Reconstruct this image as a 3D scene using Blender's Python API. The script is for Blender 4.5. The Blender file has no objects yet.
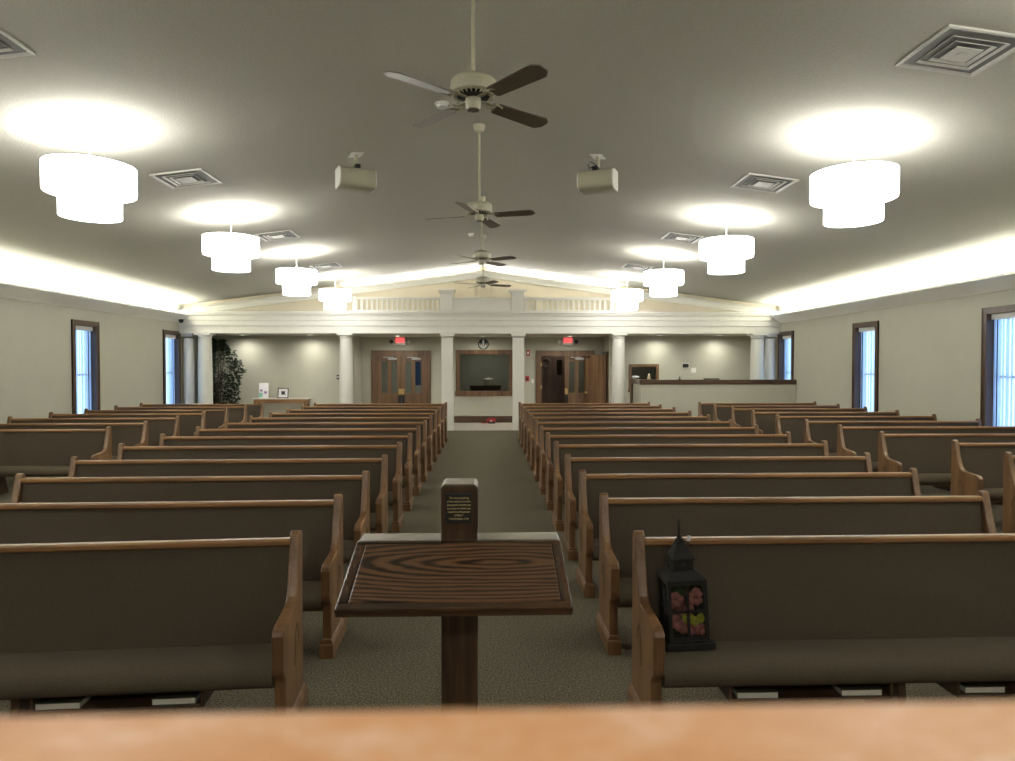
import bpy, bmesh, math, random
from mathutils import Vector, Matrix, Euler
random.seed(7)
PI = math.pi
sc = bpy.context.scene
COL = sc.collection
H = 1.728            # camera height above the main floor
XR, ZR, SL = -0.1, 4.46, 0.13      # ridge x, ridge z, ceiling slope
XL, XW = -8.22, 8.02               # side wall faces
YB, YA, YC = 21.0, 20.0, 18.4      # back wall, alcove walls, colonnade front
SLA = math.atan(SL)
def ceil_z(x): return ZR - SL * abs(x - XR)

# ------------------------------------------------------------------ materials
def new_mat(name):
    m = bpy.data.materials.new(name); m.use_nodes = True
    nt = m.node_tree; b = nt.nodes['Principled BSDF']
    return m, nt, b
def paint(name, c, rough=0.6, noise=0.05, scale=40, bump=0.0, metal=0.0, coat=0.0, spec=0.5):
    m, nt, b = new_mat(name)
    tc = nt.nodes.new('ShaderNodeTexCoord'); n = nt.nodes.new('ShaderNodeTexNoise')
    n.inputs['Scale'].default_value = scale; n.inputs['Detail'].default_value = 4
    nt.links.new(tc.outputs['Object'], n.inputs['Vector'])
    r = nt.nodes.new('ShaderNodeValToRGB')
    r.color_ramp.elements[0].position = .3; r.color_ramp.elements[1].position = .7
    r.color_ramp.elements[0].color = (*[x * (1 - noise) for x in c], 1)
    r.color_ramp.elements[1].color = (*[min(1, x * (1 + noise)) for x in c], 1)
    nt.links.new(n.outputs['Fac'], r.inputs['Fac']); nt.links.new(r.outputs['Color'], b.inputs['Base Color'])
    b.inputs['Roughness'].default_value = rough; b.inputs['Metallic'].default_value = metal
    b.inputs['Coat Weight'].default_value = coat; b.inputs['Specular IOR Level'].default_value = spec
    if bump:
        bp = nt.nodes.new('ShaderNodeBump'); bp.inputs['Strength'].default_value = bump; bp.inputs['Distance'].default_value = .01
        nt.links.new(n.outputs['Fac'], bp.inputs['Height']); nt.links.new(bp.outputs['Normal'], b.inputs['Normal'])
    return m
def wood(name, dark, mid, light, axis='Z', scale=14.0, stretch=0.06, rough=0.38, coat=0.25, figure=0.0):
    m, nt, b = new_mat(name)
    tc = nt.nodes.new('ShaderNodeTexCoord'); mp = nt.nodes.new('ShaderNodeMapping')
    s = [1, 1, 1]; s['XYZ'.index(axis)] = stretch
    mp.inputs['Scale'].default_value = s
    nt.links.new(tc.outputs['Object'], mp.inputs['Vector'])
    n = nt.nodes.new('ShaderNodeTexNoise'); n.inputs['Scale'].default_value = scale; n.inputs['Detail'].default_value = 6
    n.inputs['Distortion'].default_value = .6
    nt.links.new(mp.outputs['Vector'], n.inputs['Vector'])
    n2 = nt.nodes.new('ShaderNodeTexNoise'); n2.inputs['Scale'].default_value = scale * 9; n2.inputs['Detail'].default_value = 3
    nt.links.new(mp.outputs['Vector'], n2.inputs['Vector'])
    src = n.outputs['Fac']
    if figure:
        w = nt.nodes.new('ShaderNodeMath'); w.operation = 'MULTIPLY'; w.inputs[1].default_value = figure
        nt.links.new(n.outputs['Fac'], w.inputs[0])
        f = nt.nodes.new('ShaderNodeMath'); f.operation = 'PINGPONG'; f.inputs[1].default_value = .5
        nt.links.new(w.outputs[0], f.inputs[0])
        f2 = nt.nodes.new('ShaderNodeMath'); f2.operation = 'MULTIPLY'; f2.inputs[1].default_value = 2
        nt.links.new(f.outputs[0], f2.inputs[0]); src = f2.outputs[0]
    mx = nt.nodes.new('ShaderNodeMath'); mx.operation = 'MULTIPLY_ADD'; mx.inputs[1].default_value = .35; 
    nt.links.new(n2.outputs['Fac'], mx.inputs[0]); 
    sb = nt.nodes.new('ShaderNodeMath'); sb.operation = 'ADD'; sb.inputs[1].default_value = -.17
    nt.links.new(src, sb.inputs[0]); nt.links.new(sb.outputs[0], mx.inputs[2])
    r = nt.nodes.new('ShaderNodeValToRGB'); e = r.color_ramp.elements
    if figure:
        e[0].position = .08; e[1].position = .8; md = e.new(.34)
    else:
        e[0].position = .28; e[1].position = .72; md = e.new(.5)
    e[0].color = (*dark, 1); e[-1].color = (*light, 1); md.color = (*mid, 1)
    nt.links.new(mx.outputs[0], r.inputs['Fac']); nt.links.new(r.outputs['Color'], b.inputs['Base Color'])
    b.inputs['Roughness'].default_value = rough; b.inputs['Coat Weight'].default_value = coat; b.inputs['Coat Roughness'].default_value = .25
    return m
def emit(name, c, s):
    m, nt, b = new_mat(name)
    b.inputs['Base Color'].default_value = (*[min(.9, x) for x in c], 1)
    b.inputs['Emission Color'].default_value = (*c, 1); b.inputs['Emission Strength'].default_value = s
    n = nt.nodes.new('ShaderNodeTexNoise'); n.inputs['Scale'].default_value = 60
    ma = nt.nodes.new('ShaderNodeMapRange'); ma.inputs['To Min'].default_value = .55; ma.inputs['To Max'].default_value = .65
    nt.links.new(n.outputs['Fac'], ma.inputs['Value']); nt.links.new(ma.outputs['Result'], b.inputs['Roughness'])
    return m
def glass(name, tint=(.85, .9, .88), mix=.88, rough=.03):
    m, nt, b = new_mat(name)
    out = nt.nodes['Material Output']
    t = nt.nodes.new('ShaderNodeBsdfTransparent'); t.inputs['Color'].default_value = (*tint, 1)
    g = nt.nodes.new('ShaderNodeBsdfGlossy'); g.inputs['Roughness'].default_value = rough
    fr = nt.nodes.new('ShaderNodeFresnel'); fr.inputs['IOR'].default_value = 1.45
    ms = nt.nodes.new('ShaderNodeMixShader')
    ge = nt.nodes.new('ShaderNodeNewGeometry'); iv = nt.nodes.new('ShaderNodeMath'); iv.operation = 'SUBTRACT'; iv.inputs[0].default_value = 1
    nt.links.new(ge.outputs['Backfacing'], iv.inputs[1])
    mu = nt.nodes.new('ShaderNodeMath'); mu.operation = 'MULTIPLY'
    nt.links.new(fr.outputs[0], mu.inputs[0]); nt.links.new(iv.outputs[0], mu.inputs[1])
    nt.links.new(mu.outputs[0], ms.inputs[0]); nt.links.new(t.outputs[0], ms.inputs[1]); nt.links.new(g.outputs[0], ms.inputs[2])
    nt.links.new(ms.outputs[0], out.inputs['Surface'])
    return m
def fabric(name, c, scale=260, var=.22):
    m = paint(name, c, rough=.92, noise=var, scale=scale, bump=.25, spec=.2)
    m.node_tree.nodes['Principled BSDF'].inputs['Specular IOR Level'].default_value = .08
    return m
def carpet(name, a, b_, c):
    m, nt, b = new_mat(name)
    tc = nt.nodes.new('ShaderNodeTexCoord'); n = nt.nodes.new('ShaderNodeTexNoise')
    n.inputs['Scale'].default_value = 95; n.inputs['Detail'].default_value = 3; n.inputs['Roughness'].default_value = .8
    nt.links.new(tc.outputs['Object'], n.inputs['Vector'])
    r = nt.nodes.new('ShaderNodeValToRGB'); e = r.color_ramp.elements
    e[0].position = .36; e[1].position = .64; e[0].color = (*a, 1); e[1].color = (*c, 1); k = e.new(.5); k.color = (*b_, 1)
    nt.links.new(n.outputs['Fac'], r.inputs['Fac']); nt.links.new(r.outputs['Color'], b.inputs['Base Color'])
    b.inputs['Roughness'].default_value = .95; b.inputs['Specular IOR Level'].default_value = .1
    bp = nt.nodes.new('ShaderNodeBump'); bp.inputs['Strength'].default_value = .3; bp.inputs['Distance'].default_value = .006
    nt.links.new(n.outputs['Fac'], bp.inputs['Height']); nt.links.new(bp.outputs['Normal'], b.inputs['Normal'])
    return m
def slat_mat(name):
    m, nt, b = new_mat(name)
    out = nt.nodes['Material Output']
    n = nt.nodes.new('ShaderNodeTexNoise'); n.inputs['Scale'].default_value = 80
    d = nt.nodes.new('ShaderNodeBsdfDiffuse'); d.inputs['Color'].default_value = (.8, .82, .85, 1)
    t = nt.nodes.new('ShaderNodeBsdfTranslucent'); t.inputs['Color'].default_value = (.50, .62, .88, 1)
    ms = nt.nodes.new('ShaderNodeMixShader')
    ma = nt.nodes.new('ShaderNodeMapRange'); ma.inputs['To Min'].default_value = .78; ma.inputs['To Max'].default_value = .86
    nt.links.new(n.outputs['Fac'], ma.inputs['Value']); nt.links.new(ma.outputs['Result'], ms.inputs[0])
    nt.links.new(d.outputs[0], ms.inputs[1]); nt.links.new(t.outputs[0], ms.inputs[2]); nt.links.new(ms.outputs[0], out.inputs['Surface'])
    return m

def cathedral(name):
    m, nt, b = new_mat(name)
    tc = nt.nodes.new('ShaderNodeTexCoord'); mp = nt.nodes.new('ShaderNodeMapping')
    mp.inputs['Scale'].default_value = (.9, 5.5, 1); mp.inputs['Location'].default_value = (-.12, .75, 0)
    nt.links.new(tc.outputs['Object'], mp.inputs['Vector'])
    w = nt.nodes.new('ShaderNodeTexWave'); w.wave_type = 'RINGS'; w.rings_direction = 'Z'
    for k, v in (('Scale', 3.0), ('Distortion', 5.5), ('Detail', 2.5), ('Detail Scale', 1.1), ('Detail Roughness', .55)): w.inputs[k].default_value = v
    nt.links.new(mp.outputs['Vector'], w.inputs['Vector'])
    mp2 = nt.nodes.new('ShaderNodeMapping'); mp2.inputs['Scale'].default_value = (.05, 1, 1)
    nt.links.new(tc.outputs['Object'], mp2.inputs['Vector'])
    n = nt.nodes.new('ShaderNodeTexNoise'); n.inputs['Scale'].default_value = 150; n.inputs['Detail'].default_value = 3
    nt.links.new(mp2.outputs['Vector'], n.inputs['Vector'])
    a = nt.nodes.new('ShaderNodeMath'); a.operation = 'MULTIPLY_ADD'; a.inputs[1].default_value = .4
    nt.links.new(n.outputs['Fac'], a.inputs[0]); sb = nt.nodes.new('ShaderNodeMath'); sb.operation = 'ADD'; sb.inputs[1].default_value = -.2
    nt.links.new(w.outputs['Fac'], sb.inputs[0]); nt.links.new(sb.outputs[0], a.inputs[2])
    r = nt.nodes.new('ShaderNodeValToRGB'); e = r.color_ramp.elements
    e[0].position = .12; e[1].position = .85; md = e.new(.38)
    e[0].color = (.016, .008, .004, 1); md.color = (.09, .042, .019, 1); e[-1].color = (.15, .076, .035, 1)
    nt.links.new(a.outputs[0], r.inputs['Fac']); nt.links.new(r.outputs['Color'], b.inputs['Base Color'])
    b.inputs['Roughness'].default_value = .3; b.inputs['Coat Weight'].default_value = .4; b.inputs['Coat Roughness'].default_value = .2
    return m

M = {}
M['wall'] = paint('greige_wall_paint', (.49, .487, .408), .7, .02, 3)
M['cove'] = paint('lit_white_trim_paint', (.84, .835, .79), .45, .015, 6)  # same white as the trim, lightened to stand in for light on its face
M['gable'] = paint('cream_gable_paint', (.62, .56, .44), .7, .02, 3)
M['ceiling'] = paint('textured_ceiling_paint', (.50, .49, .425), .85, .05, 55, bump=.5, spec=.2)
M['white'] = paint('white_trim_paint', (.73, .725, .675), .45, .015, 6)
M['carpet'] = carpet('speckled_carpet', (.045, .040, .03), (.128, .113, .083), (.27, .243, .162))
M['tile'] = paint('pale_floor_tile', (.62, .56, .50), .35, .06, 9)
M['oak_v'] = wood('oak_vertical_grain', (.105, .052, .021), (.175, .09, .037), (.25, .135, .058), 'Z')
M['oak_h'] = wood('oak_long_grain', (.155, .075, .027), (.25, .128, .048), (.34, .18, .072), 'X', rough=.42, coat=.12)
M['oak_dk'] = wood('dark_support_wood', (.035, .018, .009), (.06, .032, .016), (.09, .05, .025), 'X')
M['door'] = wood('walnut_stained_door', (.085, .044, .019), (.145, .077, .033), (.20, .11, .048), 'Z', scale=9)
M['doordk'] = wood('dark_brown_door', (.034, .017, .010), (.052, .028, .016), (.072, .040, .022), 'Z', scale=9, rough=.7, coat=0)
M['frame'] = wood('walnut_casing', (.045, .022, .010), (.075, .038, .017), (.11, .06, .027), 'Z', scale=9)
M['frame_h'] = wood('walnut_rail', (.045, .022, .010), (.075, .038, .017), (.11, .06, .027), 'X', scale=9)
M['stand_v'] = wood('dark_oak_post', (.014, .007, .004), (.055, .03, .016), (.10, .058, .032), 'Z', scale=16, stretch=.05, rough=.3, coat=.4)
M['stand_h'] = cathedral('dark_oak_desk')
M['stand_e'] = wood('dark_oak_edge', (.014, .007, .004), (.07, .034, .016), (.12, .06, .028), 'X', scale=11, stretch=.05, rough=.25, coat=.6)
M['stand_s'] = wood('dark_oak_border', (.014, .007, .004), (.07, .034, .016), (.12, .06, .028), 'Y', scale=11, stretch=.05, rough=.25, coat=.6)
M['pulpit'] = wood('honey_oak_pulpit', (.40, .19, .08), (.47, .25, .115), (.58, .42, .32), 'X', scale=38, stretch=.6, rough=.4, coat=.3)
M['fabric'] = fabric('taupe_upholstery', (.090, .072, .052))
M['seat'] = fabric('taupe_seat_upholstery', (.098, .079, .056))
M['shade'] = emit('lit_linen_shade', (1.0, .985, .95), 2.75)
M['rim'] = paint('shade_rim', (.35, .33, .30), .6)
M['rod'] = paint('white_metal', (.78, .78, .75), .4)
M['ivory'] = paint('ivory_enamel', (.50, .48, .36), .35, coat=.3)
M['blade'] = wood('brown_fan_blade', (.135, .108, .08), (.175, .14, .105), (.205, .165, .125), 'X', rough=.4, coat=.3)
M['black'] = paint('black_plastic', (.012, .012, .012), .4)
M['blackm'] = paint('black_metal', (.022, .019, .016), .45, .2, 30, metal=.3)
M['iron'] = paint('dark_iron', (.009, .007, .005), .8, .2, 30)
M['brass'] = paint('brass', (.55, .38, .15), .3, metal=.9)
M['steel'] = paint('brushed_steel', (.55, .56, .57), .3, metal=.8)
M['silver'] = paint('silver_paint', (.45, .45, .43), .4, metal=.2)
M['plate'] = paint('white_plastic', (.8, .8, .77), .4)
M['throat'] = paint('shadowed_duct', (.19, .19, .175), .7)
M['vent'] = paint('vent_enamel', (.62, .61, .56), .45)
M['glass'] = glass('clear_glass')
M['dglass'] = glass('grey_glass', (.72, .73, .68))
M['tint'] = glass('tinted_blue_glass', (.10, .13, .16))
M['slat'] = slat_mat('translucent_blind_slat')
M['exit'] = emit('lit_red_face', (1.0, .15, .14), .26)
M['exitd'] = emit('lit_red_letter', (.75, .02, .03), .2)
M['can'] = emit('downlight_lens', (1, .96, .85), 1.2)
M['red'] = paint('red_plastic', (.50, .03, .03), .4)
M['paper'] = paint('paper', (.82, .82, .86), .7)
M['pages'] = paint('book_pages', (.62, .60, .54), .8, .12, 200)
M['cover'] = paint('dark_book_cover', (.05, .05, .03), .5)
M['leafd'] = paint('dark_leaf', (.016, .034, .013), .5, .5, 9)
M['bark'] = wood('bark', (.05, .035, .02), (.1, .07, .045), (.15, .11, .07), 'Z')
M['pot'] = paint('brown_pot', (.10, .06, .04), .5)
M['pink'] = paint('pink_petals', (.42, .125, .12), .75, .4, 25)
M['yellow'] = paint('yellow_petals', (.40, .34, .035), .75, .3, 25)
M['green'] = paint('leaf_green', (.03, .07, .02), .6, .3, 25)
M['white_tag'] = paint('white_tag', (.85, .85, .85), .6)
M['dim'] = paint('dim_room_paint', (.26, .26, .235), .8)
M['gold'] = paint('gold_ink', (.75, .62, .28), .5)
M['beige'] = paint('beige_cloth', (.45, .36, .24), .8)
M['purple'] = paint('purple_print', (.30, .2, .4), .7)
M['teal'] = paint('green_print', (.25, .55, .42), .7)
M['mirror'] = paint('polished_silver', (.75, .75, .75), .15, metal=1)

# ------------------------------------------------------------------ mesh helpers
class MB:
    def __init__(s): s.v = []; s.f = []
    def add(s, vs, fs):
        n = len(s.v); s.v += [tuple(v) for v in vs]; s.f += [[i + n for i in f] for f in fs]; return s
    def box(s, x0, x1, y0, y1, z0, z1, mat=None):
        vs = [(x, y, z) for x in (x0, x1) for y in (y0, y1) for z in (z0, z1)]
        if mat is not None: vs = [mat @ Vector(v) for v in vs]
        return s.add(vs, [[0, 1, 3, 2], [4, 6, 7, 5], [0, 4, 5, 1], [2, 3, 7, 6], [0, 2, 6, 4], [1, 5, 7, 3]])
    def prism(s, pts, a0, a1, axis='X', mat=None):
        """polygon pts extruded along axis from a0 to a1; pts are the other two coords in order"""
        def P(a, p):
            v = {'X': (a, p[0], p[1]), 'Y': (p[0], a, p[1]), 'Z': (p[0], p[1], a)}[axis]
            return mat @ Vector(v) if mat is not None else v
        n = len(pts)
        vs = [P(a0, p) for p in pts] + [P(a1, p) for p in pts]
        fs = [list(range(n - 1, -1, -1)), list(range(n, 2 * n))] + [[i, (i + 1) % n, n + (i + 1) % n, n + i] for i in range(n)]
        return s.add(vs, fs)
    def lathe(s, prof, cx=0, cy=0, cz=0, n=24, cap=True, mat=None):
        vs = []
        for r, z in prof:
            for k in range(n):
                a = 2 * PI * k / n; v = Vector((cx + r * math.cos(a), cy + r * math.sin(a), cz + z))
                vs.append(mat @ v if mat is not None else v)
        fs = []
        for j in range(len(prof) - 1):
            for k in range(n):
                fs.append([j * n + k, j * n + (k + 1) % n, (j + 1) * n + (k + 1) % n, (j + 1) * n + k])
        if cap:
            fs.append(list(range(n - 1, -1, -1))); fs.append([(len(prof) - 1) * n + k for k in range(n)])
        return s.add(vs, fs)
    def tube(s, pts, r, n=8, closed=False):
        pts = [Vector(p) for p in pts]; vs = []; m = len(pts)
        for i, p in enumerate(pts):
            d = (pts[(i + 1) % m] - pts[i - 1]) if closed else (pts[min(i + 1, m - 1)] - pts[max(i - 1, 0)])
            d.normalize(); u = d.orthogonal().normalized()
            ref = Vector((0, 0, 1)) if abs(d.z) < .9 else Vector((1, 0, 0))
            u = d.cross(ref).normalized(); w = d.cross(u)
            rr = r[i] if isinstance(r, (list, tuple)) else r
            for k in range(n):
                a = 2 * PI * k / n; vs.append(p + u * math.cos(a) * rr + w * math.sin(a) * rr)
        fs = []
        for i in range(m if closed else m - 1):
            for k in range(n):
                j = (i + 1) % m
                fs.append([i * n + k, i * n + (k + 1) % n, j * n + (k + 1) % n, j * n + k])
        if not closed:
            fs.append(list(range(n - 1, -1, -1))); fs.append([(m - 1) * n + k for k in range(n)])
        return s.add(vs, fs)
    def blob(s, c, r, sq=(1, 1, 1), n=10, jit=0.0):
        vs = []; rings = 6
        for j in range(rings + 1):
            t = PI * j / rings
            for k in range(n):
                a = 2 * PI * k / n; q = 1 + random.uniform(-jit, jit)
                vs.append((c[0] + r * sq[0] * q * math.sin(t) * math.cos(a), c[1] + r * sq[1] * q * math.sin(t) * math.sin(a), c[2] + r * sq[2] * q * math.cos(t)))
        fs = [[j * n + k, (j + 1) * n + k, (j + 1) * n + (k + 1) % n, j * n + (k + 1) % n] for j in range(rings) for k in range(n)]
        return s.add(vs, fs)
    def build(s, name, mat, parent=None, bevel=0, smooth=False, seg=2):
        me = bpy.data.meshes.new(name); me.from_pydata(s.v, [], s.f)
        bm = bmesh.new(); bm.from_mesh(me)
        bmesh.ops.remove_doubles(bm, verts=bm.verts, dist=1e-6); bmesh.ops.recalc_face_normals(bm, faces=bm.faces)
        bm.to_mesh(me); bm.free()
        me.materials.append(mat if not isinstance(mat, str) else M[mat])
        o = bpy.data.objects.new(name, me); COL.objects.link(o)
        if parent is not None: o.parent = parent
        if bevel:
            b = o.modifiers.new('Bevel', 'BEVEL'); b.width = bevel; b.segments = seg; b.limit_method = 'ANGLE'; b.angle_limit = .6
        if smooth:
            for p in me.polygons: p.use_smooth = True
            me.set_sharp_from_angle(angle=.7)
        return o
def tag(o, label, cat, group=None):
    o['label'] = label; o['category'] = cat
    if group: o['group'] = group
    return o
def thing(name, label, cat, loc=(0, 0, 0), rz=0, group=None, rot=None):
    o = bpy.data.objects.new(name, None); COL.objects.link(o)
    o.location = loc; o.rotation_euler = rot if rot else (0, 0, rz); o.empty_display_size = .1
    return tag(o, label, cat, group)
def struct(o, label=None, cat=None):
    o['kind'] = 'structure'
    if label: o['label'] = label
    if cat: o['category'] = cat
    return o
def sthing(name, label, cat, loc=(0, 0, 0), rz=0):
    return struct(thing(name, label, cat, loc, rz))
def copy_tree(o, parent=None):
    c = o.copy(); COL.objects.link(c)
    if parent is not None: c.parent = parent
    for ch in list(o.children): copy_tree(ch, c)
    return c
def text_part(name, body, size, mat, parent, loc, rot=(PI / 2, 0, 0), line=1.0, thick=.0006):
    cu = bpy.data.curves.new(name, 'FONT'); cu.body = body; cu.size = size; cu.align_x = 'CENTER'; cu.align_y = 'CENTER'
    cu.extrude = thick; cu.space_line = line
    t = bpy.data.objects.new(name, cu); COL.objects.link(t)
    bpy.context.view_layer.update()
    me = bpy.data.meshes.new_from_object(t.evaluated_get(bpy.context.evaluated_depsgraph_get()))
    bpy.data.objects.remove(t); bpy.data.curves.remove(cu)
    me.name = name; me.materials.clear(); me.materials.append(M[mat])
    o = bpy.data.objects.new(name, me); COL.objects.link(o); o.parent = parent; o.location = loc; o.rotation_euler = rot
    return o
def ordinal(n): return ['first', 'second', 'third', 'fourth', 'fifth', 'sixth', 'seventh', 'eighth', 'ninth', 'tenth', 'eleventh', 'twelfth', 'thirteenth'][n - 1]

# ------------------------------------------------------------------ the setting
def wall_with_holes(name, axis, face, thick, a0, a1, z0, z1, holes, mat):
    """axis 'X': wall plane at x=face running along y; 'Y': plane at y=face running along x. holes: (a0,a1,z0,z1)"""
    mb = MB(); cuts = sorted(holes)
    def add(p0, p1, q0, q1):
        if p1 - p0 < 1e-4 or q1 - q0 < 1e-4: return
        lo, hi = min(face, face + thick), max(face, face + thick)
        if axis == 'X': mb.box(lo, hi, p0, p1, q0, q1)
        else: mb.box(p0, p1, lo, hi, q0, q1)
    cur = a0
    for h in cuts:
        add(cur, h[0], z0, z1); add(h[0], h[1], z0, h[2]); add(h[0], h[1], h[3], z1); cur = h[1]
    add(cur, a1, z0, z1)
    return struct(mb.build(name, mat), None, None)

YF = -3.0; YE = 25.0
floor = struct(MB().box(XL - .3, XW + .3, YF - .2, 18.42, -.1, 0).build('floor', 'carpet'), 'speckled olive carpet of the main hall', 'floor')
struct(MB().box(XL - .3, XW + .3, 18.42, YE + .2, -.1, 0).build('floor', 'tile'), 'pale tile floor beyond the columns', 'floor')
struct(MB().box(XL, XW, YF, 1.25, 0, .45).build('floor', 'carpet', bevel=.01), 'raised carpeted platform under the pulpit', 'floor')
mb = MB()
for sgn, xe in ((-1, XL - .2), (1, XW + .2)):
    ze = ceil_z(xe)
    mb.prism([(XR, ZR), (xe, ze), (xe, ze + .2), (XR, ZR + .2)], YF - .2, 18.78, 'Y')
struct(mb.build('ceiling', 'ceiling'), 'textured vaulted ceiling', 'ceiling')
struct(MB().box(XL - .2, XW + .2, 18.42, YE + .2, 2.64, 2.75).build('ceiling', 'wall'), 'low flat ceiling beyond the columns', 'ceiling')

WINS_L = [(13.79, 14.55), (17.58, 18.36)]
WINS_R = [(17.66, 18.4), (13.79, 14.58), (9.6, 10.69)]
WZ0, WZ1 = .62, 2.585
wall_with_holes('wall_left', 'X', XL, -.22, YF - .2, YE, 0, 3.6, [(a, b, WZ0, WZ1) for a, b in WINS_L], M['wall'])
wall_with_holes('wall_right', 'X', XW, .22, YF - .2, YE, 0, 3.6, [(a, b, WZ0, WZ1) for a, b in WINS_R], M['wall'])
mb = MB().prism([(XL - .2, 0), (XW + .2, 0), (XW + .2, ceil_z(XW) + .1), (XR, ZR + .1), (XL - .2, ceil_z(XL) + .1)], YF - .15, YF, 'Y')
struct(mb.build('wall_front', 'wall'))
mb = MB().prism([(XL - .1, 3.17), (XW + .1, 3.17), (XW + .1, ceil_z(XW) + .05), (XR, ZR + .05), (XL - .1, ceil_z(XL) + .05)], 18.7, 18.85, 'Y')
struct(mb.build('wall_gable', 'gable'))
# back wall with two door openings and the viewing window
D1 = (-3.39, -1.895, 0, 2.07); D2 = (1.655, 3.15, 0, 2.07); VW = (-.86, .69, .96, 2.13)
wall_with_holes('wall_back', 'Y', YB, .14, -3.85, 3.6, 0, 2.645, [D1, VW, D2], M['wall'])
SW = (4.24, 5.02, 1.06, 1.74)
wall_with_holes('wall_back', 'Y', YA, .12, XL, -3.85, 0, 2.645, [], M['wall'])['label'] = 'alcove back wall left of the doors'
wall_with_holes('wall_back', 'Y', YA, .12, 3.6, XW, 0, 2.645, [SW], M['wall'])['label'] = 'alcove back wall right of the doors'
wall_with_holes('wall_return', 'X', -3.85, -.12, YA + .12, YB + .14, 0, 2.645, [], M['wall'])
D4 = (20.16, 20.92, 0, 2.09)
wall_with_holes('wall_return', 'X', 3.6, .12, YA + .12, YB + .14, 0, 2.645, [D4], M['wall'])
# rooms beyond
mb = MB()
NW = (-2.72, -2.32, 1.05, 2.3)
for q in ((XL, NW[0], 0, 2.645), (NW[1], XW, 0, 2.645), (NW[0], NW[1], 0, NW[2]), (NW[0], NW[1], NW[3], 2.645)):
    mb.box(q[0], q[1], YE, YE + .15, q[2], q[3])
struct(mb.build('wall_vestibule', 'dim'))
mb = MB(); mb.box(-1.35, -1.25, YB + .14, YE, 0, 2.645).box(1.2, 1.3, YB + .14, YE, 0, 2.645).box(-1.25, 1.2, 23.9, 24.0, 0, 2.645)
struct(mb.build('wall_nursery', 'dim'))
mb = MB(); mb.box(3.72, XW, YB + .02, YB + .1, 0, 2.645)
struct(mb.build('wall_office', 'dim'))

# baseboard of wood under the viewing window
struct(MB().box(-1.02, .82, YB - .025, YB, 0.0, .205).build('baseboard_back', 'frame_h', bevel=.004))
struct(MB().box(XL, -3.85, YA - .02, YA, 0, .15).build('baseboard_left', 'frame_h'))
for x, sg in ((XL, 1), (XW, -1)):
    struct(MB().box(min(x, x + .018 * sg), max(x, x + .018 * sg), YF, 18.2, 0, .14).build('baseboard_side', 'frame'))

# cove trim along both side walls, with the lights hidden behind it
def cove(x, sg, name):
    pts = [(x, 2.905), (x + sg * .03, 2.905), (x + sg * .05, 2.93), (x + sg * .27, 3.075), (x + sg * .30, 3.085), (x + sg * .30, 3.13), (x + sg * .27, 3.13), (x + sg * .24, 3.10), (x + sg * .03, 2.965), (x, 2.965)]
    struct(MB().prism(pts, YF, 18.36, 'Y').build(name, 'cove'), None)
cove(XL, 1, 'trim_left'); cove(XW, -1, 'trim_right')

# entablature over the columns: stacked bands, dentil-free, with a projecting cornice
def band(z0, z1, out): return (18.4 - out, 18.95, z0, z1)
mb = MB()
for z0, z1, out in ((2.594, 2.78, .0), (2.78, 2.80, .03), (2.80, 2.93, .03), (2.93, 2.955, .055), (2.955, 3.045, .055), (3.045, 3.075, .09), (3.075, 3.115, .12), (3.115, 3.175, .155)):
    y0, y1, a, b = band(z0, z1, out); mb.box(XL, XW, y0, y1, a + .045, b + .045)
mb.box(XL, XW, 18.38, 18.42, 2.625, 2.645)
struct(mb.build('trim_entablature', 'white', bevel=.006), None)
# rake crown along the gable
mb = MB()
for sgn in (-1, 1):
    xe = XR + sgn * 8.1
    def zz(x, d): return ceil_z(x) - d
    for d0, d1, out in ((.11, .16, .09), (.16, .21, .08), (.21, .285, .05)):
        mb.prism([(XR, zz(XR, d1)), (XR, zz(XR, d0)), (xe, zz(xe, d0)), (xe, zz(xe, d1))], 18.7 - out, 18.705, 'Y')
    mb.prism([(XR, zz(XR, .13)), (XR, zz(XR, .10)), (xe, zz(xe, .10)), (xe, zz(xe, .13))], 18.555, 18.575, 'Y')
    mb.prism([(XR, zz(XR, .15)), (XR, zz(XR, .115)), (xe, zz(xe, .115)), (xe, zz(xe, .15))], 18.555, 18.62, 'Y')
struct(mb.build('trim_gable', 'white'), None)

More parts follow.
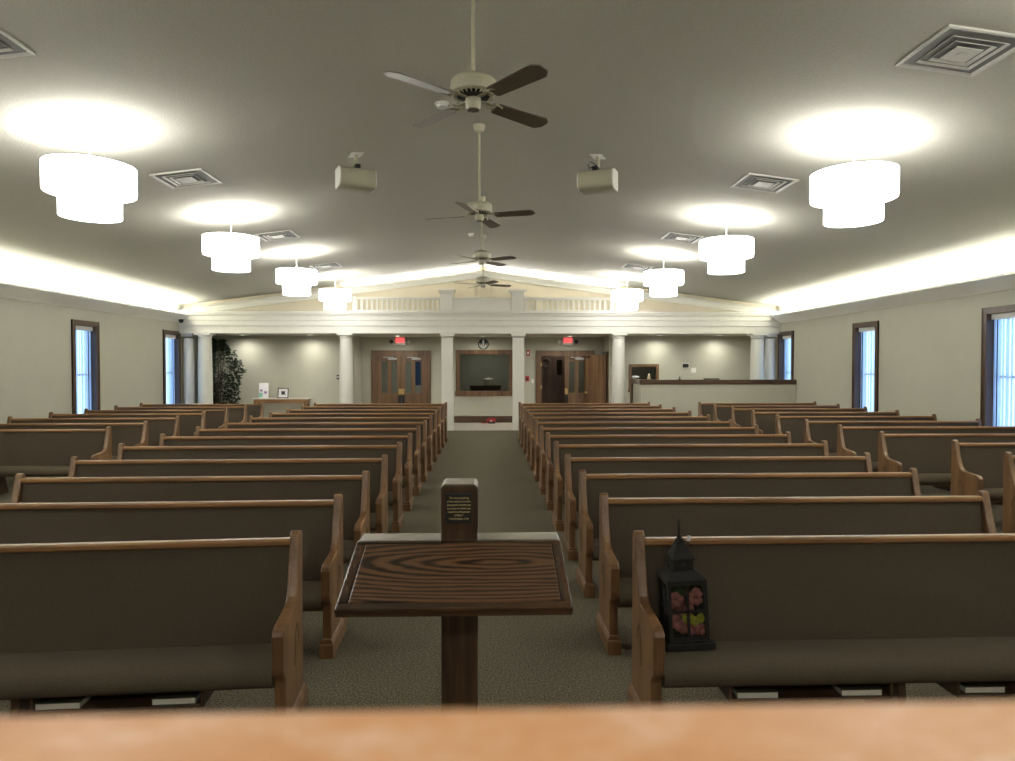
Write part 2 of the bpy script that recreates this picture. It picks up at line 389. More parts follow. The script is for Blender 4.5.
# ------------------------------------------------------------------ windows
def window(n, x, sg, y0, y1, label):
    """x wall face, sg=+1 when the room lies at +x"""
    w = sthing('window_%d' % n, label, 'window', (x, (y0 + y1) / 2, WZ0))
    h = WZ1 - WZ0; a = (y1 - y0) / 2; cw = .085
    mb = MB()   # casing on the room side + deep jamb
    for s in (-1, 1):
        mb.box(min(0, sg * .025), max(0, sg * .025), min(s * a, s * (a + cw)), max(s * a, s * (a + cw)), -.12, h + cw)
        mb.box(min(-sg * .22, sg * .03), max(-sg * .22, sg * .03), min(s * (a - .018), s * a), max(s * (a - .018), s * a), 0, h)
        mb.box(min(0, sg * .035), max(0, sg * .035), min(s * (a + cw - .02), s * (a + cw)), max(s * (a + cw - .02), s * (a + cw)), -.12, h + cw - .02)
    mb.box(min(0, sg * .025), max(0, sg * .025), -a, a, h, h + cw)
    mb.box(min(0, sg * .035), max(0, sg * .035), -a - cw, a + cw, h + cw - .02, h + cw)
    mb.box(min(-sg * .22, sg * .03), max(-sg * .22, sg * .03), -a, a, h - .018, h)
    mb.build('window_casing', 'frame', w)
    mb = MB().box(min(-sg * .22, sg * .05), max(-sg * .22, sg * .05), -a - cw, a + cw, -.03, .0)
    mb.build('window_sill', 'frame', w)
    mb = MB(); xs = sorted((-sg * .20, -sg * .16)); i = a - .018
    for s in (-1, 1): mb.box(xs[0], xs[1], min(s * i, s * (i - .035)), max(s * i, s * (i - .035)), 0, h - .018)
    for z in (0, h * .47, h - .058): mb.box(xs[0], xs[1], -i, i, z, z + .04)
    sash = mb.build('window_sash', 'plate', w)
    MB().box(-sg * .18 - .003, -sg * .18 + .003, -i + .03, i - .03, .03, h - .05).build('pane', 'glass', sash)
    MB().box(min(-sg * .05, -sg * .14), max(-sg * .05, -sg * .14), -i, i, h - .11, h - .022).build('blind_valance', 'plate', w, bevel=.004)
    mb = MB(); k = int((2 * i) / .085)
    for j in range(k):
        yc = -i + .05 + j * (2 * i - .08) / max(1, k - 1)
        R = Matrix.Translation((-sg * .095, yc, 0)) @ Matrix.Rotation(math.radians(10 + 9 * math.sin(j * 2.3 + n)) * sg, 4, 'Z')
        mb.add([R @ Vector(q) for q in ((0, -.037, .03), (.006, 0, .03), (0, .037, .03), (0, .037, h - .11), (.006, 0, h - .11), (0, -.037, h - .11))], [[0, 1, 4, 5], [1, 2, 3, 4]])
    mb.build('blind_slats', 'slat', w)
window(1, XL, 1, *WINS_L[0], 'window with vertical blinds, first on the left wall')
window(2, XL, 1, *WINS_L[1], 'window with vertical blinds beside the left end column')
window(3, XW, -1, *WINS_R[0], 'window with vertical blinds past the booth at the right')
window(4, XW, -1, *WINS_R[1], 'window with vertical blinds in the middle of the right wall')
window(5, XW, -1, *WINS_R[2], 'window with vertical blinds at the right edge of the photo')

# viewing window to the nursery
def flat_window(n, hole, y, label, cw=.075, glassm='dglass'):
    w = sthing('window_%d' % n, label, 'window', ((hole[0] + hole[1]) / 2, y, hole[2]))
    a = (hole[1] - hole[0]) / 2; h = hole[3] - hole[2]
    mb = MB()
    for s in (-1, 1): mb.box(min(s * (a - .02), s * (a + cw)), max(s * (a - .02), s * (a + cw)), -.035, .1, .02, h + cw)
    mb.box(-a + .02, a - .02, -.035, .1, h - .02, h + cw).box(-a - cw - .02, a + cw + .02, -.06, .1, -cw - .03, .02)
    mb.build('window_frame', 'door', w, bevel=.006)
    MB().box(-a + .01, a - .01, .04, .05, .01, h - .01).build('pane', glassm, w)
    return w
flat_window(6, VW, YB, 'large wood-framed viewing window between the two centre posts', .11)
w8 = struct(MB().box(NW[0], NW[1], YE + .05, YE + .06, NW[2], NW[3]).build('window_8', 'tint'))
flat_window(7, SW, YA, 'small wood-framed window above the booth ledge', .06)

# ------------------------------------------------------------------ doors
def glazed_leaf(door, x0, x1, hinge_left, y):
    """a leaf with two tall panes over two panels"""
    w = x1 - x0; z1 = 2.05; st = .125; ml = .12
    mb = MB()
    pw = (w - 2 * st - ml) / 2
    xs = [x0, x0 + st, x0 + st + pw, x0 + st + pw + ml, x1 - st, x1]
    mb.box(xs[0], xs[1], y, y + .045, 0.01, z1).box(xs[2], xs[3], y, y + .045, .01, z1).box(xs[4], xs[5], y, y + .045, .01, z1)
    for a, b in ((xs[1], xs[2]), (xs[3], xs[4])):
        mb.box(a, b, y, y + .045, z1 - .16, z1).box(a, b, y, y + .045, .72, .92).box(a, b, y, y + .045, .01, .22)
        mb.box(a, b, y + .016, y + .03, .22, .72)
        mb.prism([(a + .03, .25), (b - .03, .25), (b - .03, .69), (a + .03, .69)], y + .006, y + .02, 'Y')
    leaf = mb.build('door_leaf', 'door', door, bevel=.004)
    for a, b in ((xs[1], xs[2]), (xs[3], xs[4])):
        MB().box(a, b, y + .02, y + .026, .92, z1 - .16).build('pane', 'dglass', leaf)
    xe, s = (x1, -1) if hinge_left else (x0, 1)
    MB().box(min(xe, xe + s * .085), max(xe, xe + s * .085), y - .006, y, .88, 1.05).build('lock_plate', 'brass', leaf, bevel=.002)
    MB().box(min(xe, xe + s * .10), max(xe, xe + s * .10), y - .03, y, .60, .85).build('push_plate', 'blackm', leaf, bevel=.004)
    xc = (x0 + x1) / 2 - .02
    MB().box(xc - .02, xc + .25, y - .05, y, z1 - .105, z1 - .05).box(xc - .17, xc + .16, y - .075, y - .05, z1 - .045, z1 - .02).build('door_closer', 'silver', leaf, bevel=.004)
    return leaf
def casing(door, hole, y, mat='door', cw=.16):
    mb = MB()
    for s, x in ((-1, hole[0]), (1, hole[1])):
        mb.box(min(x, x + s * cw), max(x, x + s * cw), y - .03, y, 0, hole[3] + cw)
        mb.box(min(x, x - s * .02), max(x, x - s * .02), y - .03, y + .14, 0, hole[3])
        mb.box(min(x + s * (cw - .025), x + s * cw), max(x + s * (cw - .025), x + s * cw), y - .045, y, 0, hole[3] + cw - .025)
    mb.box(hole[0], hole[1], y - .03, y, hole[3], hole[3] + cw).box(hole[0] - cw, hole[1] + cw, y - .046, y, hole[3] + cw - .025, hole[3] + cw)
    mb.box(hole[0] + .02, hole[1] - .02, y - .029, y + .14, hole[3] - .02, hole[3])
    return mb.build('door_frame', mat, door)
d1 = sthing('door_1', 'closed wooden double doors with tall glass panes left of the viewing window', 'door')
casing(d1, D1, YB); xm = (D1[0] + D1[1]) / 2
glazed_leaf(d1, D1[0] + .02, xm - .002, True, YB + .03); glazed_leaf(d1, xm + .002, D1[1] - .02, False, YB + .03)
d2 = sthing('door_2', 'double doorway right of the viewing window with its left leaf swung open', 'door')
casing(d2, D2, YB); xm = (D2[0] + D2[1]) / 2
glazed_leaf(d2, xm + .002, D2[1] - .02, False, YB + .03)
mb = MB().box(D2[0] + .022, D2[0] + .067, YB + .14, YB + .86, .01, 2.04)
mb.build('door_leaf', 'doordk', d2, bevel=.004)
for z in (1.75, 1.05, .2): MB().box(D2[0] - .005, D2[0] + .03, YB - .04, YB - .03, z, z + .1).build('hinge', 'brass', d2)
# a dark door beyond the open leaf
d3 = sthing('door_3', 'dark brown vestibule door with a narrow glass slot seen through the open doorway', 'door', (0, 22.35, 0))
mb = MB(); x0, x1 = 1.62, 2.66; w0, w1, q0, q1 = 2.29, 2.47, 1.45, 1.95
for q in ((x0, w0, 0.01, 2.12), (w1, x1, .01, 2.12), (w0, w1, .01, q0), (w0, w1, q1, 2.12)): mb.box(q[0], q[1], 0, .045, q[2], q[3])
lf = mb.build('door_leaf', 'doordk', d3)
MB().box(w0, w1, .02, .025, q0, q1).build('pane', 'dglass', d3)
MB().lathe([(.03, 0), (.034, .03), (.02, .045), (.012, .06)], mat=Matrix.Translation((2.57, 0, 1.02)) @ Matrix.Rotation(PI / 2, 4, 'X'), n=14).build('door_knob', 'brass', d3, smooth=True)
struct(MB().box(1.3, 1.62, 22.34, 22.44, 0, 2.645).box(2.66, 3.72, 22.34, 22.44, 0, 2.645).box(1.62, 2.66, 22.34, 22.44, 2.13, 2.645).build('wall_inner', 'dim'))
wr = thing('wreath', 'small brown twig wreath hung on the dark vestibule door', 'wreath', (1.93, 22.32, 1.86))
mb = MB()
for j in range(4):
    mb.tube([((.13 + .02 * math.sin(5 * t + j)) * math.cos(t), .012 * math.sin(3 * t + j * 2), (.13 + .02 * math.sin(5 * t + j)) * math.sin(t)) for t in [2 * PI * k / 28 for k in range(28)]], .016, 6, True)
mb.build('twig_ring', 'pot', wr, smooth=True)
mb = MB()
for k in range(12):
    t = PI * .1 + k * .2; mb.blob((.14 * math.cos(t), -.015, .14 * math.sin(t)), .028, (1, .6, 1), 8, .2)
mb.build('dried_leaves', 'pot', wr, smooth=True)
# slab door standing open from the side doorway
d4 = sthing('door_4', 'plain brown slab door standing open across the right of the double doorway', 'door', (3.575, 20.2, 0), 0)
R = math.atan2(.62, -.545)
mb = MB().box(0.02, .83, -.02, .02, .01, 2.09); sl = mb.build('door_leaf', 'door', d4, bevel=.004); sl.rotation_euler = (0, 0, R)
mb = MB().lathe([(.028, 0), (.03, .012), (.014, .02), (.014, .045), (.03, .06), (.032, .075), (.02, .09)], mat=Matrix.Translation((.76, .02, .94)) @ Matrix.Rotation(-PI / 2, 4, 'X'), n=16)
mb.build('door_knob', 'brass', sl, smooth=True)
mb = MB().box(.66, .79, .02, .05, 2.0, 2.05); mb.build('door_closer', 'blackm', sl)
mb = MB()
for y0, y1, z0, z1 in ((20.07, 20.16, 0, 2.18), (20.92, 20.99, 0, 2.18), (20.07, 20.99, 2.09, 2.18)):
    mb.box(-.005, .025 + .12, y0 - 20.2, y1 - 20.2, z0, z1)
mb.box(.1, .12, -.04, .72, 0, 2.09)
mb.build('door_frame', 'frame', d4)

# ------------------------------------------------------------------ columns, balustrades
def round_column(x, y, r, label):
    t = thing('column', label, 'column', (x, y, 0), group='columns of the rear colonnade')
    MB().lathe([(r, .10), (r * 1.0, .9), (r * .985, 1.6), (r * .9, 2.495)], n=32).build('shaft', 'white', t, smooth=True)
    MB().lathe([(r * .9, 2.5155), (r * .97, 2.5255), (r * .97, 2.51), (r * .92, 2.515), (r * .95, 2.545), (r * 1.08, 2.58)], n=32).box(-r * 1.14, r * 1.14, -r * 1.14, r * 1.14, 2.58, 2.639).build('capital', 'white', t)
    MB().lathe([(r * 1.1, .05), (r * 1.14, .08), (r * 1.1, .11), (r * 1.02, .13)], n=32).box(-r * 1.14, r * 1.14, -r * 1.14, r * 1.14, 0, .05).build('base', 'white', t)
for x, lab in ((-7.61, 'white round column in front of the ficus tree'), (-3.83, 'white round column left of the left double doors'),
               (3.6, 'white round column right of the open doorway'), (7.46, 'white round column at the right end of the booth')):
    round_column(x, 18.6, .185, lab)
for x, lab in ((-8.06, 'white pilaster against the left wall beside the window'), (7.83, 'white pilaster against the right wall beside the window')):
    t = thing('pilaster', lab, 'column', (x, 18.63, 0), group='pilasters at the ends of the colonnade')
    MB().lathe([(.14, .1), (.14, 1.6), (.132, 2.495)], n=28).build('shaft', 'white', t, smooth=True)
    MB().box(-.15, .15, -.15, .15, 2.545, 2.639).box(-.142, .142, -.142, .142, 2.495, 2.5).build('capital', 'white', t)
    MB().box(-.15, .15, -.15, .15, 0, .1).build('base', 'white', t)
for x, lab in ((-1.08, 'white square post left of the viewing window'), (.845, 'white square post right of the viewing window')):
    t = thing('square_post', lab, 'column', (x, 18.57, 0), group='square posts at the centre of the colonnade')
    MB().box(-.155, .155, -.155, .155, .1, 2.515).build('shaft', 'white', t, bevel=.006)
    MB().box(-.17, .17, -.165, .165, 2.5255, 2.525).box(-.18, .18, -.17, .17, 2.545, 2.585).box(-.20, .20, -.17, .17, 2.585, 2.639).box(-.16, .16, -.16, .16, 2.515, 2.51).build('capital', 'white', t, bevel=.005)
    MB().box(-.165, .165, -.165, .165, 0, .1).build('base', 'white', t)
def balustrade(x0, x1, label, endpost):
    t = thing('balustrade', label, 'railing', ((x0 + x1) / 2, 18.36, 3.22), group='railings above the entablature')
    a = (x1 - x0) / 2
    MB().box(-a, a, -.045, .045, .335, .375).box(-a, a, -.03, .03, .31, .335).build('handrail', 'white', t, bevel=.006)
    MB().box(-a, a, -.035, .035, .0, .03).build('bottom_rail', 'white', t)
    n = 17
    p0 = MB().box(-.026, .026, -.026, .026, .03, .315).build('baluster', 'white', t)
    p0.location.x = -a + .06
    for k in range(1, n):
        c = p0.copy(); COL.objects.link(c); c.location.x = -a + .06 + k * (2 * a - .12) / (n - 1)
    if endpost:
        MB().box(endpost * a - .05, endpost * a + .05, -.05, .05, 0, .40).build('end_post', 'white', t, bevel=.006)
balustrade(-3.55, -1.25, 'white balustrade left of the solid centre parapet', -1)
balustrade(.99, 3.40, 'white balustrade right of the solid centre parapet', 1)
t = thing('parapet', 'solid white parapet panel flanked by two capped posts above the entablature', 'parapet', (-.12, 18.36, 3.22))
MB().box(-.82, .84, -.03, .03, 0, .335).build('panel', 'white', t)
MB().box(-.82, .84, -.05, .05, .335, .36).build('coping', 'white', t)
for x in (-.965, .945):
    p = MB().box(x - .165, x + .165, -.12, .09, 0, .47).build('post', 'white', t, bevel=.006)
    MB().box(x - .19, x + .19, -.14, .11, .47, .50).box(x - .215, x + .215, -.165, .12, .50, .545).box(x - .235, x + .235, -.18, .13, .545, .575).build('post_cap', 'white', p, bevel=.006)
t = thing('access_panel', 'square access hatch in the gable wall behind the farthest fan', 'hatch', (-.095, 18.7, 3.68))
MB().box(-.2, .2, -.012, 0, 0.02, .35).build('hatch_door', 'gable', t)
mb = MB()
for q in ((-.225, -.2, 0, .37), (.2, .225, 0, .37), (-.2, .2, 0, .02), (-.2, .2, .35, .37)): mb.box(q[0], q[1], -.02, 0, q[2], q[3])
mb.build('hatch_frame', 'ivory', t)

# ------------------------------------------------------------------ pews
END_PROF = [(.045, .03), (.045, .88), (.035, .897), (.02, .903), (.004, .9), (-.008, .885), (-.040, .76), (-.078, .645), (-.096, .605), (-.124, .581), (-.165, .572), (-.35, .557),
            (-.380, .546), (-.394, .522), (-.396, .375), (-.388, .345), (-.362, .325), (-.35, .30), (-.35, .03)]
def arc_strip(pts, w, x0, x1):
    """a raised thin strip following pts in the YZ plane"""
    mb = MB()
    for (a, b), (c, d) in zip(pts[:-1], pts[1:]):
        n = Vector((-(d - b), c - a)).normalized() * w / 2
        mb.prism([(a + n.x, b + n.y), (c + n.x, d + n.y), (c - n.x, d - n.y), (a - n.x, b - n.y)], x0, x1, 'X')
    return mb
END_MESH = {}
def pew(name_label, x0, y0, x1, y1, z=0, rack=False, group=None):
    """inner end (x0,y0) to outer end (x1,y1) are end-panel centres at top front; local x runs from the smaller x to the larger"""
    if x0 > x1: x0, y0, x1, y1 = x1, y1, x0, y0
    L = math.hypot(x1 - x0, y1 - y0); a = L / 2
    t = thing('pew', name_label, 'pew', ((x0 + x1) / 2, (y0 + y1) / 2, 0), math.atan2(y1 - y0, x1 - x0), group)
    for s in (-1, 1):
        if s not in END_MESH:
            e = MB().prism(END_PROF, -.026, .026, 'X').build('end_panel', 'oak_v', t, bevel=.007)
            f = MB().box(-.042, .042, -.385, .075, 0, .085).prism([(-.042, .085), (.042, .085), (.028, .11), (-.028, .11)], -.37, .06, 'Y').build('end_base', 'oak_v', e, bevel=.004)
            arch = [(-.155, .29), (-.152, .36), (-.143, .42), (-.128, .455), (-.108, .475), (-.09, .46), (-.076, .43), (-.066, .39)]
            xo = s * .0265
            g = arc_strip(arch, .009, min(xo, xo + s * .0015), max(xo, xo + s * .0015)).build('carved_arch', 'oak_dk', e)
            END_MESH[s] = e
        else:
            e = copy_tree(END_MESH[s], t)
        e.location = (s * a, 0, 0)
    b = a - .026
    # reclined upholstered back, wooden top rail and rear board
    MB().prism([(.0, .842), (-.058, .34), (-.03, .33), (.018, .842)], -b, b, 'X').build('back_cushion', 'fabric', t, bevel=.006)
    MB().prism([(.022, .868), (-.012, .868), (-.02, .858), (-.02, .838), (-.008, .830), (.022, .830)], -b, b, 'X').build('top_rail', 'oak_h', t, bevel=.003)
    MB().prism([(.0195, .83), (.034, .83), (-.006, .33), (-.028, .33)], -b, b, 'X').build('back_board', 'oak_h', t)
    # rolled seat cushion
    prof = [(-.05, .36), (-.10, .378), (-.20, .395), (-.29, .402), (-.345, .395), (-.378, .372), (-.392, .338), (-.388, .305), (-.368, .283), (-.33, .275), (-.05, .30)]
    MB().prism(prof, -b, b, 'X').build('seat_cushion', 'seat', t, smooth=True)
    MB().box(-b, b, -.32, -.04, .262, .284).build('seat_board', 'oak_h', t)
    n = 1 if L < 3.4 else 2
    for k in range(n):
        xc = -a + L * (k + 1) / (n + 1)
        MB().prism([(-.30, .0), (-.27, .262), (-.06, .262), (.02, .0)], xc - .02, xc + .02, 'X').build('seat_support', 'oak_dk', t, bevel=.004)
    return t
ROW_Y = [3.43, 4.40, 5.40, 6.39, 7.47, 8.50, 9.53, 10.55, 11.62, 12.69, 13.78, 14.87, 15.94]
LO = [3.30, 3.45, 3.62, 3.80, 3.95] + [4.0] * 8
RO = [3.13, 3.30, 3.46, 3.64, 3.77] + [3.82] * 8
pews = {}
for i in range(13):
    y = ROW_Y[i]; o = ordinal(i + 1)
    tilt = [.16, .06, .05, .04, .03][i] if i < 5 else .02
    pews['L', i] = pew(('upholstered oak pew, %s from the front in the block left of the centre aisle' % o) if i else 'front upholstered pew left of the centre aisle, cropped by the left edge of the photo',
        -.964, y, -LO[i], y - tilt, group='pews left of the centre aisle')
    yr = 3.375 if i == 0 else y
    pews['R', i] = pew(('upholstered oak pew, %s from the front in the block right of the centre aisle' % o) if i else 'front upholstered pew right of the centre aisle with the black lantern on its seat',
        .762, yr, RO[i], yr + (.0 if i else .02), group='pews right of the centre aisle')
for k, i in enumerate(range(6, 13)):
    pews['T', i] = pew('short upholstered pew along the left wall, %s from the front' % ordinal(k + 1), -5.23, ROW_Y[i], -7.98, ROW_Y[i] - .03, group='pews along the left wall')
for k, i in enumerate(range(3, 13)):
    dx = .235 if i == 4 else 0
    pews['S', i] = pew('short upholstered pew along the right wall, %s from the front' % ordinal(k + 1), 5.03 + dx, ROW_Y[i], 7.80 + dx * .4, ROW_Y[i], group='pews along the right wall')

# hymnal racks under the two front pews (parts of the pews) and the books in them
def rack(key, wx0, wx1):
    t = pews[key]; th = t.rotation_euler.z
    lx0, lx1 = (wx0 - t.location.x) / math.cos(th), (wx1 - t.location.x) / math.cos(th)
    mb = MB().box(lx0, lx1, -.30, -.08, .178, .190).box(lx0, lx1, -.085, -.073, .19, .262)
    for x in (lx0, lx1): mb.box(x - .007, x + .007, -.30, -.08, .178, .262)
    mb.build('book_rack', 'oak_dk', t, bevel=.002)
rack(('R', 0), 1.12, 1.88); rack(('R', 0), 2.20, 2.80); rack(('L', 0), -2.05, -1.32)
def book(wx, wy, rz, label):
    t = thing('hymnal', label, 'book', (wx, wy, .1905), rz, 'hymnals in the racks under the front pews')
    MB().box(-.094, .094, -.075, .065, .004, .030).build('page_block', 'pages', t)
    MB().box(-.097, .097, -.078, .068, 0, .0035).box(-.097, .097, -.078, .068, .0305, .034).box(-.097, .097, .065, .069, 0, .034).build('book_cover', 'cover', t)
book(1.25, 3.155, .0, 'hymnal lying under the front right pew, the one nearest below the lantern')
book(1.745, 3.165, .0, 'hymnal lying under the front right pew, middle of its three')
book(2.34, 3.175, .0, 'hymnal lying under the front right pew, nearest the right edge of the photo')
book(-1.43, 3.18, .06, 'hymnal lying under the front left pew, nearer the centre aisle')
book(-1.93, 3.15, .06, 'hymnal lying under the front left pew, nearer the left edge of the photo')

# ------------------------------------------------------------------ cross-shaped lectern
t = thing('lectern', 'dark oak cross-shaped lectern with a slanted desk at the head of the aisle', 'lectern', (-.1015, 2.45, 0))
mb = MB().prism([(-.067, 0), (-.067, 1.292), (-.055, 1.304), (.055, 1.304), (.067, 1.292), (.067, 0)], 0, .14, 'Y')
post = mb.build('post', 'stand_v', t, bevel=.005)
MB().box(-.367, .366, .008, .125, .99, 1.098).build('crossbar', 'stand_e', t, bevel=.005)
MB().box(-.035, .032, -.006, .0, .875, 1.0).build('lap_block', 'stand_v', t, bevel=.002)
MB().box(-.22, .22, -.18, .36, 0, .07).box(-.13, .13, -.09, .24, .07, .12).build('foot', 'stand_e', t, bevel=.008)
# plaque
pl = MB().box(-.048, .0455, -.005, 0.0, 1.163, 1.272).build('plaque', 'black', post, bevel=.003)
text_part('plaque_text', '"For the preaching\nof the cross is to them\nthat perish foolishness\nbut unto us which are\nsaved it is the power\nof God."\nI Corinthians 1:18', .0095, 'gold', post, (-.001, -.0062, 1.2175), line=1.32)
# slanted desk: raised panel framed by a moulding
ang = math.atan2(1.098 - .985, .36)
desk = bpy.data.objects.new('desk_top', None)
def deskM(): return Matrix.Translation((0, 0, 1.098)) @ Matrix.Rotation(ang, 4, 'X')
D = deskM(); dl = .385
mb = MB().box(-.367, .366, -dl, .0, -.028, -.004, D)
dk = mb.build('desk_board', 'stand_e', t, bevel=.006)
mb = MB().box(-.332, .331, -dl + .034, -.022, -.004, .004, D); mb.build('desk_panel', 'stand_h', dk, bevel=.003)
mb = MB().box(-.367, .366, -dl - .004, -dl + .030, -.026, .004, D); mb.box(-.367, .366, -.02, 0, -.004, .004, D)
mb.build('desk_moulding', 'stand_e', dk, bevel=.006)
for x in (-.367, .334): MB().box(x, x + .032, -dl + .03, -.02, -.004, .0035, D).build('desk_moulding', 'stand_s', dk, bevel=.006)
mb = MB().prism([(0, -.03), (-dl * .7, -.03), (0, -.16)], -.02, .02, 'X', D); mb.build('desk_bracket', 'stand_v', t)
bpy.data.objects.remove(desk)

# ------------------------------------------------------------------ lantern with flowers
t = thing('lantern', 'black metal candle lantern filled with pink flowers on the front right pew', 'lantern', (.950, 3.225, .403), rot=(0, math.radians(-3.2), 0))
MB().box(-.116, .116, -.112, .112, 0, .03).box(-.1, .1, -.1, .1, .03, .042).build('base', 'iron', t, bevel=.003)
mb = MB(); q = .086
for sx in (-1, 1):
    for sy in (-1, 1): mb.box(sx * q - .008, sx * q + .008, sy * q - .008, sy * q + .008, .042, .315)
for z in (.042, .30):
    for s in (-1, 1): mb.box(-q, q, s * q - .007, s * q + .007, z, z + .016).box(s * q - .007, s * q + .007, -q, q, z, z + .016)
for s in (-1, 1):
    mb.box(-.006, .006, s * q - .005, s * q + .005, .05, .31).box(-q, q, s * q - .005, s * q + .005, .172, .182)
    mb.box(s * q - .005, s * q + .005, -.006, .006, .05, .31).box(s * q - .005, s * q + .005, -q, q, .172, .182)
mb.build('frame', 'iron', t)
mb = MB()
for s in (-1, 1): mb.box(-q, q, s * q - .001, s * q + .001, .05, .31).box(s * q - .001, s * q + .001, -q, q, .05, .31)
mb.build('glass', 'glass', t)
def frustum(mb, a0, z0, a1, z1):
    return mb.add([(-a0, -a0, z0), (a0, -a0, z0), (a0, a0, z0), (-a0, a0, z0), (-a1, -a1, z1), (a1, -a1, z1), (a1, a1, z1), (-a1, a1, z1)],
                  [[3, 2, 1, 0], [4, 5, 6, 7], [0, 1, 5, 4], [1, 2, 6, 5], [2, 3, 7, 6], [3, 0, 4, 7]])
mb = MB(); frustum(mb, .094, .316, .094, .324); frustum(mb, .094, .324, .060, .358); mb.build('roof', 'iron', t, bevel=.002)
mb = MB(); frustum(mb, .048, .358, .047, .408)
cup = mb.build('cupola', 'iron', t)
for s in (-1, 1):
    mb = MB()
    mb.lathe([(.012, 0), (.012, .003)], mat=Matrix.Translation((0, s * .049, .388)) @ Matrix.Rotation(PI / 2, 4, 'X'), n=12)
    mb.build('vent_hole', 'black', cup)
    MB().lathe([(.012, 0), (.012, .003)], mat=Matrix.Translation((s * .049, 0, .388)) @ Matrix.Rotation(PI / 2, 4, 'Y'), n=12).build('vent_hole', 'black', cup)

mb = MB(); frustum(mb, .055, .408, .055, .415); frustum(mb, .055, .415, .036, .445); frustum(mb, .036, .445, .022, .48); mb.lathe([(.026, .48), (.026, .49), (.012, .505), (.010, .52)], n=12)
mb.build('upper_roof', 'iron', t)
mb = MB().tube([(.006 * math.sin(a) * .6, .03 * math.sin(a), .550 + .045 * math.cos(a)) for a in [2 * PI * k / 20 for k in range(20)]], .005, 6, True)
mb.lathe([(.004, .50), (.006, .53)], n=8); mb.build('hanging_ring', 'iron', t).rotation_euler = (0, 0, math.radians(-12))
mb = MB().box(-.002, .012, -.03, -.028, .500, .524, Matrix.Translation((.032, 0, 0)) @ Matrix.Rotation(.35, 4, 'Y') @ Matrix.Translation((-.1, 0, 0)) @ Matrix.Translation((.1, 0, 0)))
mb.tube([(.0, -.02, .503), (.03, -.03, .49), (.055, -.03, .46)], .003, 6); 
mb2 = MB().box(.026, .044, -.034, -.032, .495, .520); mb2.build('tag', 'white_tag', t)
MB().tube([(.0, -.02, .503), (.03, -.03, .487), (.06, -.03, .462)], .0035, 6).build('clasp_wire', 'iron', t)
MB().tube([(-.088, -.09, .29), (-.108, -.095, .30), (-.11, -.095, .18), (-.09, -.09, .16)], .004, 6).build('door_latch', 'iron', t)
mb = MB(); rnd = random.Random(4)
for cx, cy, cz, r in ((-.045, -.05, .225, .032), (-.055, -.045, .20, .025), (.045, -.05, .225, .034), (.055, -.05, .25, .022), (-.05, -.045, .12, .03), (-.025, -.055, .095, .032), (.03, -.05, .08, .03), (.06, -.05, .075, .028), (.0, .02, .15, .05), (.03, .03, .25, .04)):
    for k in range(6):
        a = k * PI / 3 + rnd.random(); mb.blob((cx + r * .6 * math.cos(a), cy + rnd.uniform(-.01, .01), cz + r * .6 * math.sin(a)), r * .55, (1, .45, 1), 8, .15)
mb.build('pink_flowers', 'pink', t, smooth=True)
mb = MB()
for cx, cz in ((-.005, .13), (.025, .125), (.04, .115), (.068, .13)):
    for k in range(5):
        a = k * 2 * PI / 5; mb.blob((cx + .01 * math.cos(a), -.055, cz + .013 * math.sin(a)), .01, (1, .5, 1.3), 8, .1)
mb.build('yellow_flowers', 'yellow', t, smooth=True)
mb = MB()
for k in range(12): mb.blob((rnd.uniform(-.06, .06), rnd.uniform(-.02, .05), rnd.uniform(.06, .27)), .022, (1, .4, 1.4), 8, .1)
mb.build('flower_leaves', 'green', t, smooth=True)

# ------------------------------------------------------------------ pulpit in front of the camera
t = thing('pulpit', 'honey oak pulpit whose polished top fills the bottom of the photo', 'pulpit', (0, -.25, .45))
pz = 1.672 - .45
MB().box(-.46, .46, -.22, .3637, pz - .035, pz).build('pulpit_top', 'pulpit', t, bevel=.004)
MB().box(-.40, .40, -.16, .30, pz - .09, pz - .035).build('cornice', 'oak_h', t, bevel=.008)
MB().box(-.37, .37, -.14, .27, .10, pz - .09).build('body', 'oak_v', t, bevel=.005)
MB().box(-.42, .42, -.18, .31, 0, .10).build('plinth', 'oak_h', t, bevel=.008)
mb = MB()
for x in (-.25, 0, .25): mb.box(x - .1, x + .1, .27, .282, .2, pz - .2)
mb.build('front_panel', 'oak_v', t, bevel=.006)

